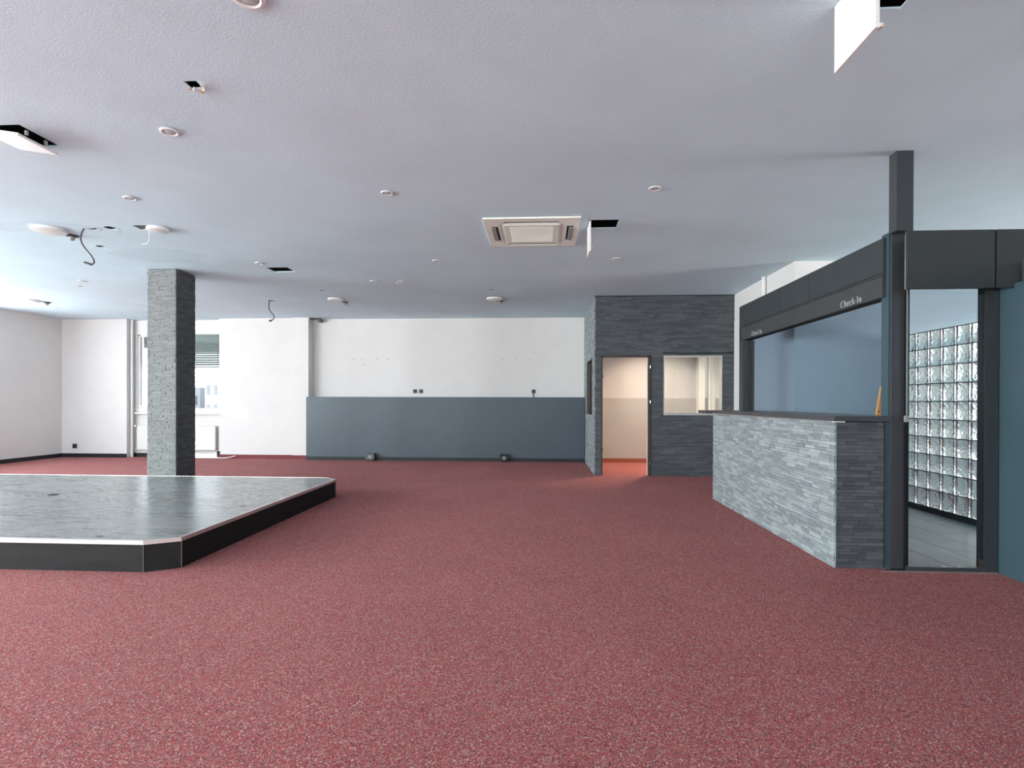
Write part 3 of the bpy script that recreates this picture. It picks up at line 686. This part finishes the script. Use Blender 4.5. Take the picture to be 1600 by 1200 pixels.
# ------------------------------------------------------------------ wooden stick on the counter
bm = bmesh.new(); bm_box(bm, -0.022, 0.022, -0.011, 0.011, 0, 0.232, bev=0.004)
bm_cyl(bm, (0.0, 0), 0.001, 0.001, 0.0, 0.001, 4)
st = link('wooden_slat', bm, 'wood'); st.location = (2.655, 4.43, KZ+0.0465); st.rotation_euler = (0, math.radians(9), 0)
tag(st, 'short light wood slat standing on the counter against the post', 'slat')
bm = bmesh.new(); bm_cyl(bm, (0, 0), 0.005, 0.005, 0, 0.001, 12); bmesh.ops.rotate(bm, verts=bm.verts, cent=(0, 0, 0), matrix=Matrix.Rotation(math.pi/2, 3, 'X'))
bmesh.ops.translate(bm, verts=bm.verts, vec=(-0.008, -0.0112, 0.03)); s2 = link('screw_hole', bm, 'gap'); s2.parent = st

# ------------------------------------------------------------------ sockets
def socket(x, y, z, s, label, group, mat='grey_plastic', axis='y'):
    t = tag(empty('wall_socket', (x, y, z)), label, 'socket', group)
    if axis == 'y':
        box('socket_frame', (x-s, x+s, y-0.012, y, z-s, z+s), mat, t, 0.003)
        bm = bmesh.new(); bm_cyl(bm, (0, 0), s*0.55, s*0.55, 0, 0.004, 20); bmesh.ops.rotate(bm, verts=bm.verts, cent=(0, 0, 0), matrix=Matrix.Rotation(math.pi/2, 3, 'X'))
        bmesh.ops.translate(bm, verts=bm.verts, vec=(x, y-0.012, z)); link('socket_insert', bm, 'black', t)
    else:
        box('socket_frame', (x-0.012, x, y-s, y+s, z-s, z+s), mat, t, 0.003)
        box('socket_insert', (x-0.016, x-0.012, y-s*.5, y+s*.5, z-s*.5, z+s*.5), 'black', t)
    return t
socket(-2.765, 11.6, 1.472, 0.042, 'left one of the grey socket pair above the blue wainscot', 'sockets on the walls')
socket(-2.635, 11.6, 1.472, 0.042, 'right one of the grey socket pair above the blue wainscot', 'sockets on the walls')
t = socket(-0.19, 11.6, 1.472, 0.042, 'single grey socket with stub conduit near the slate booth', 'sockets on the walls')
box('conduit', (-0.21, -0.185, 11.588, 11.6, 1.345, 1.43), 'grey_plastic', t)
socket(-10.34, 11.4, 0.245, 0.05, 'small dark socket low on the left white wall by the corner', 'sockets on the walls', 'black')
socket(0.874, 9.647, 0.10, 0.04, 'socket at the foot of the slate booth side', 'sockets on the walls', 'slate', 'x')
for x, lab in ((-3.60, 'grey floor outlet box at the left of the blue wainscot'), (-0.79, 'dark floor outlet box at the right of the blue wainscot')):
    t = tag(empty('outlet_box', (x, 11.16, 0)), lab, 'outlet box', 'outlet boxes at the wainscot foot')
    box('box_body', (x-0.09, x+0.09, 11.10, 11.236, 0.03, 0.16), 'grey_plastic' if x < -2 else 'black', t, 0.005)
    box('box_plate', (x-0.03, x+0.03, 11.094, 11.10, 0.06, 0.12), 'midgrey', t)
    box('box_foot', (x-0.05, x+0.05, 11.12, 11.236, 0.0, 0.03), 'black', t)

# screw holes left on the white back wall
for i, (px, pz) in enumerate([(-4.12, 2.17), (-3.93, 2.17), (-3.60, 2.17), (-3.35, 2.17), (-3.90, 2.05), (-0.85, 2.17), (-0.56, 2.18), (-0.28, 2.17)]):
    bm = bmesh.new(); bm_cyl(bm, (0, 0), 0.012, 0.010, 0, 0.003, 10); bmesh.ops.rotate(bm, verts=bm.verts, cent=(0, 0, 0), matrix=Matrix.Rotation(math.pi/2, 3, 'X'))
    o = link('wall_plug', bm, 'midgrey'); o.location = (px, 11.6, pz)
    tag(o, 'tiny grey wall plug in the %s row on the white back wall' % ('left' if px < -2 else 'right'), 'wall plug', 'wall plugs left row' if px < -2 else 'wall plugs right row')

# ------------------------------------------------------------------ ceiling fittings
def downlight_proto():
    t = empty('downlight')
    bm = bmesh.new()
    bm_lathe(bm, (0, 0), [(0.0375, 0.0), (0.050, -0.001), (0.0545, -0.004), (0.053, -0.008), (0.042, -0.010), (0.036, -0.006), (0.034, 0.0)], 36)
    link('trim_ring', bm, 'white_trim', t, True)
    bm = bmesh.new(); bm_lathe(bm, (0, 0), [(0.034, -0.001), (0.033, -0.0065), (0.018, -0.009), (0.0, -0.010)], 28)
    link('lamp', bm, 'lamp_grey', t, True)
    return t
DL = [(-1.316, 2.342, 1.35, 'largest recessed spotlight, cut by the top edge of the picture'),
      (-2.494, 3.483, 1.1, 'recessed spotlight right of the tilted white hatch panel'),
      (-3.662, 4.604, 1.0, 'recessed spotlight above the round white lamp beside the small tile'),
      (-1.344, 4.602, 1.0, 'recessed spotlight left of the air conditioning cassette'),
      (0.939, 4.619, 1.0, 'recessed spotlight right of the air conditioning cassette'),
      (-3.696, 6.859, 1.0, 'recessed spotlight beside the small square ceiling opening'),
      (-1.357, 6.841, 1.0, 'recessed spotlight below left of the air conditioning cassette'),
      (0.921, 6.856, 1.0, 'recessed spotlight below the hanging flap'),
      (-2.525, 7.958, 1.0, 'recessed spotlight beside the orange wire stub'),
      (-6.925, 7.758, 1.0, 'right one of two faint spotlights left of the stone column'),
      (-7.274, 8.1, 0.8, 'left one of two faint spotlights left of the stone column'),
      (-6.70, 10.10, 0.8, 'faint spotlight just right of the stone column near the window')]
p0 = downlight_proto()
for i, (x, y, s, lab) in enumerate(DL):
    t = p0 if i == 0 else p0.copy()
    if i:
        COL.objects.link(t)
        for ch in list(p0.children):
            cch = ch.copy(); COL.objects.link(cch); cch.parent = t
    t.location = (x, y, H); t.scale = (s, s, s)
    tag(t, lab, 'downlight', 'recessed ceiling spotlights')
# round surface lamps
def disc(x, y, r, lab, det=None):
    t = tag(empty('round_ceiling_lamp', (x, y, H)), lab, 'ceiling lamp', 'round white ceiling lamps')
    bm = bmesh.new(); bm_lathe(bm, (x, y), [(0, H-0.001), (r, H-0.001), (r*1.0, H-0.018), (r*0.93, H-0.028), (r*0.5, H-0.036), (0, H-0.038)], 40)
    link('lamp_shade', bm, 'white_trim', t, True)
disc(-5.181, 5.402, 0.155, 'largest round white lamp at the left by the black sensor')
disc(-4.016, 5.43, 0.105, 'round white lamp beside the small dark tile')
disc(-9.207, 9.195, 0.17, 'round white lamp nearest the left wall')
disc(-3.63, 9.316, 0.14, 'round white lamp over the back pilaster')
disc(-0.835, 9.379, 0.14, 'round white lamp over the middle of the blue wainscot')
for (x, y, lab) in ((-5.13, 5.62, 'dark ceiling sensor beside the largest round lamp'), (-9.06, 9.40, 'dark ceiling sensor nearest the left wall'),
                    (-3.58, 9.62, 'dark ceiling sensor beside the lamp over the pilaster'), (-0.76, 9.62, 'dark ceiling sensor beside the lamp over the wainscot')):
    t = tag(empty('ceiling_sensor', (x, y, H)), lab, 'sensor', 'dark ceiling sensors')
    bm = bmesh.new(); bm_lathe(bm, (x, y), [(0, H-0.001), (0.062, H-0.001), (0.060, H-0.010), (0.035, H-0.016), (0, H-0.016)], 28); link('sensor_base', bm, 'black', t, True)
    bm = bmesh.new(); bm_lathe(bm, (x, y), [(0.028, H-0.014), (0.026, H-0.045), (0.014, H-0.055), (0, H-0.057)], 24); link('sensor_head', bm, 'midgrey', t, True)
# collars of the empty lamp holes
for i, (x, y, r) in enumerate(RH):
    bm = bmesh.new(); bm_lathe(bm, (x, y), [(r*0.92, H+0.004), (r*0.92, H-0.0015), (r*1.42, H-0.0015), (r*1.42, H+0.0005)], 28)
    lab = ['empty round lamp hole between the grey cable and the small tile', 'empty round lamp hole above the hanging grey cable end',
           'empty round lamp hole above left of the lamp over the pilaster', 'empty round lamp hole below right of the lamp over the pilaster',
           'empty round lamp hole above the lamp over the wainscot', 'empty round lamp hole just below the lamp over the wainscot',
           'empty round lamp hole nearest the left corner', 'empty round lamp hole the long grey cable hangs from', 'empty round lamp hole the short far cable hangs from'][i]
    tag(link('lamp_hole_rim', bm, 'ceil', None, True), lab, 'lamp hole', 'empty lamp holes')
# broken plaster hole
bm = bmesh.new(); rnd = random.Random(5)
for i in range(7):
    a = rnd.uniform(-0.6, 3.2); x = -1.985+0.035*math.cos(a)+0.01; y = 2.985+0.04*math.sin(a)
    vs = [bm.verts.new((x+rnd.uniform(-.018, .018), y+rnd.uniform(-.018, .018), H+rnd.uniform(-0.028, 0.004))) for _ in range(4)]
    for tri in ((0, 1, 2), (0, 2, 3), (0, 3, 1), (1, 3, 2)): bm.faces.new([vs[q] for q in tri])
tag(link('broken_plaster', bm, 'plaster'), 'ragged beige plaster around a small broken hole near the top', 'plaster')
# little square tile by the second round lamp
tag(box('junction_plate', (-4.20, -4.10, 5.36, 5.44, H+0.006, H+0.014), 'steel_dark'), 'small dark plate in the ceiling opening beside a round lamp', 'plate')
# cables
bm = bmesh.new(); bm_tube(bm, smooth_pts([(-4.745, 5.39, H+0.02), (-4.80, 5.40, H-0.002), (-4.835, 5.4, 2.95), (-4.80, 5.4, 2.863), (-4.725, 5.4, 2.775), (-4.686, 5.4, 2.708), (-4.70, 5.4, 2.678), (-4.72, 5.4, 2.676)]), 0.008)
t = tag(link('hanging_cable', bm, 'cable', None, True), 'long grey cable hanging in a curve left of the stone column', 'cable', 'hanging cables')
bm = bmesh.new(); bm_tube(bm, [(-4.715, 5.4, 2.672), (-4.79, 5.4, 2.695)], 0.012); link('cable_plug', bm, 'black', t)
bm = bmesh.new(); bm_tube(bm, smooth_pts([(-4.82, 9.44, H+0.01), (-4.897, 9.44, H-0.002), (-4.903, 9.44, 2.912), (-4.862, 9.44, 2.843), (-4.814, 9.44, 2.774), (-4.826, 9.44, 2.716), (-4.86, 9.44, 2.70)]), 0.009)
t = tag(link('hanging_cable', bm, 'cable', None, True), 'short grey cable hanging near the back pilaster', 'cable', 'hanging cables')
bm = bmesh.new(); bm_tube(bm, [(-4.855, 9.44, 2.70), (-4.90, 9.44, 2.685)], 0.015); link('cable_plug', bm, 'black', t)
bm = bmesh.new(); bm_tube(bm, smooth_pts([(-4.09, 5.39, H+0.01), (-4.087, 5.4, 3.006), (-4.087, 5.4, 2.939), (-4.108, 5.4, 2.887), (-4.17, 5.4, 2.874)]), 0.0035)
tag(link('hanging_cable', bm, 'white_cable', None, True), 'thin white wire hanging beside a round white lamp', 'cable', 'hanging cables')
bm = bmesh.new(); bm_tube(bm, smooth_pts([(-2.05, 7.85, H+0.0), (-2.07, 7.86, H-0.04), (-2.12, 7.86, H-0.03), (-2.16, 7.87, H-0.06)]), 0.010)
tag(link('wire_stub', bm, 'pipe', None, True), 'small pinkish wire stub curling from the ceiling beside a spotlight', 'wire')
t = tag(empty('ceiling_bracket', (-4.95, 11.5, H)), 'small dark bracket at the ceiling over the pilaster corner', 'bracket')
box('bracket_arm', (-5.025, -4.80, 11.44, 11.47, H-0.03, H-0.001), 'black', t); box('bracket_plate', (-4.86, -4.80, 11.42, 11.58, H-0.08, H-0.03), 'grey_plastic', t)

# open hatches
t = tag(empty('access_hatch', (-3.57, 3.5, H)), 'square white hatch panel hanging slightly open at the left edge', 'ceiling hatch', 'ceiling hatch panels')
bm = bmesh.new(); bm_box(bm, 0, 0.29, 0, 0.295, -0.016, 0, bev=0.002); h = link('hatch_panel', bm, 'white_trim', t)
h.parent = t; h.matrix_parent_inverse = Matrix(); h.location = (-3.715+3.57, 3.352-3.5, -0.003); h.rotation_euler = (0, math.radians(9.5), 0)
parts('hatch_clip', [(-3.455, -3.44, 3.42, 3.435, H-0.030, H+0.0), (-3.455, -3.44, 3.56, 3.575, H-0.030, H+0.0)], 'alu', t)
t = tag(empty('access_hatch', (1.34, 2.4, H)), 'white hatch panel hanging straight down at the top right', 'ceiling hatch', 'ceiling hatch panels')
box('hatch_panel', (1.322, 1.340, 2.24, 2.545, 2.745, H-0.003), 'white_trim', t, 0.002)
parts('hatch_hinge', [(1.322, 1.345, 2.30, 2.33, H-0.010, H+0.01), (1.322, 1.345, 2.47, 2.50, H-0.010, H+0.01)], 'alu', t)
box('hatch_latch', (1.340, 1.352, 2.235, 2.26, 2.745, 2.76), 'plaster', t)
t = tag(empty('access_hatch', (0.47, 5.5, H)), 'narrow edge-on white hatch flap hanging beside the air conditioner', 'ceiling hatch', 'ceiling hatch panels')
box('hatch_panel', (0.458, 0.476, 5.40, 5.645, 2.745, H-0.003), 'white_trim', t, 0.002)
box('hatch_latch', (0.476, 0.492, 5.42, 5.45, 2.75, 2.84), 'plaster', t)

# air conditioning cassette
t = tag(empty('air_conditioner', (-0.113, 5.74, H)), 'square off-white ceiling air conditioning cassette with four louvres', 'air conditioner')
ax0, ax1, ay0, ay1, az = -0.587, 0.366, 5.262, 6.208, 3.030
bm = bmesh.new()
o_ = [(ax0, ay0), (ax1, ay0), (ax1, ay1), (ax0, ay1)]
# frame made of a plate with four slots and the central grille opening
slots = [(-0.395, 0.16, 5.355, 5.415), (-0.395, 0.16, 6.085, 6.145), (-0.528, -0.462, 5.50, 6.0), (0.245, 0.311, 5.50, 6.0)]
link_o = None
def plate(name, x0, x1, y0, y1, z0, z1, holes, mat, parent):
    xs = sorted({x0, x1, *[h[0] for h in holes], *[h[1] for h in holes]}); ys_ = sorted({y0, y1, *[h[2] for h in holes], *[h[3] for h in holes]})
    bm = bmesh.new(); V = {}
    def v(i, j, k):
        if (i, j, k) not in V: V[(i, j, k)] = bm.verts.new((xs[i], ys_[j], (z0, z1)[k]))
        return V[(i, j, k)]
    def solid(i, j):
        if not (0 <= i < len(xs)-1 and 0 <= j < len(ys_)-1): return False
        cx, cy = (xs[i]+xs[i+1])/2, (ys_[j]+ys_[j+1])/2
        return not any(h[0] < cx < h[1] and h[2] < cy < h[3] for h in holes)
    for i in range(len(xs)-1):
        for j in range(len(ys_)-1):
            if not solid(i, j): continue
            for kk in (0, 1): bm.faces.new((v(i, j, kk), v(i+1, j, kk), v(i+1, j+1, kk), v(i, j+1, kk)))
            for (di, dj, a, b) in ((-1, 0, (i, j), (i, j+1)), (1, 0, (i+1, j), (i+1, j+1)), (0, -1, (i, j), (i+1, j)), (0, 1, (i, j+1), (i+1, j+1))):
                if not solid(i+di, j+dj): bm.faces.new((v(*a, 0), v(*b, 0), v(*b, 1), v(*a, 1)))
    return link(name, bm, mat, parent)
bm.free()
plate('panel_frame', ax0, ax1, ay0, ay1, az, H-0.004, slots, 'offwhite', t)
box('duct_core', (ax0+0.03, ax1-0.03, ay0+0.03, ay1-0.03, H-0.004, H-0.001), 'gap', t)
g = box('intake_grille', (-0.400, 0.165, 5.445, 6.055, az-0.005, az), 'offwhite', t, 0.002)
bm = bmesh.new()
for i in range(24):
    y = 5.50+i*0.0215; bm_box(bm, -0.34, 0.105, y, y+0.008, az-0.0068, az-0.005)
link('grille_slats', bm, 'offwhite', g)
for x in (-0.43, 0.195): box('seam_line', (x-0.002, x+0.002, 5.42, 6.08, az-0.0006, az+0.001), 'midgrey', t)
for n_, (x0, x1, y0, y1) in enumerate(slots):
    bm = bmesh.new()
    if x1-x0 > y1-y0: bm_box(bm, x0+.004, x1-.004, (y0+y1)/2-0.008, (y0+y1)/2+0.028, -0.002, 0.002, bev=0.001)
    else:
        s = 1 if n_ == 2 else -1
        bm_box(bm, (x0+x1)/2-0.022-0.008*s, (x0+x1)/2+0.022-0.008*s, y0+.03, y1-.03, -0.004, 0.004, bev=0.002)
    bmesh.ops.translate(bm, verts=bm.verts, vec=(0, 0, az-0.002 if n_ > 1 else az+0.008)); link('louvre', bm, 'midgrey', t)
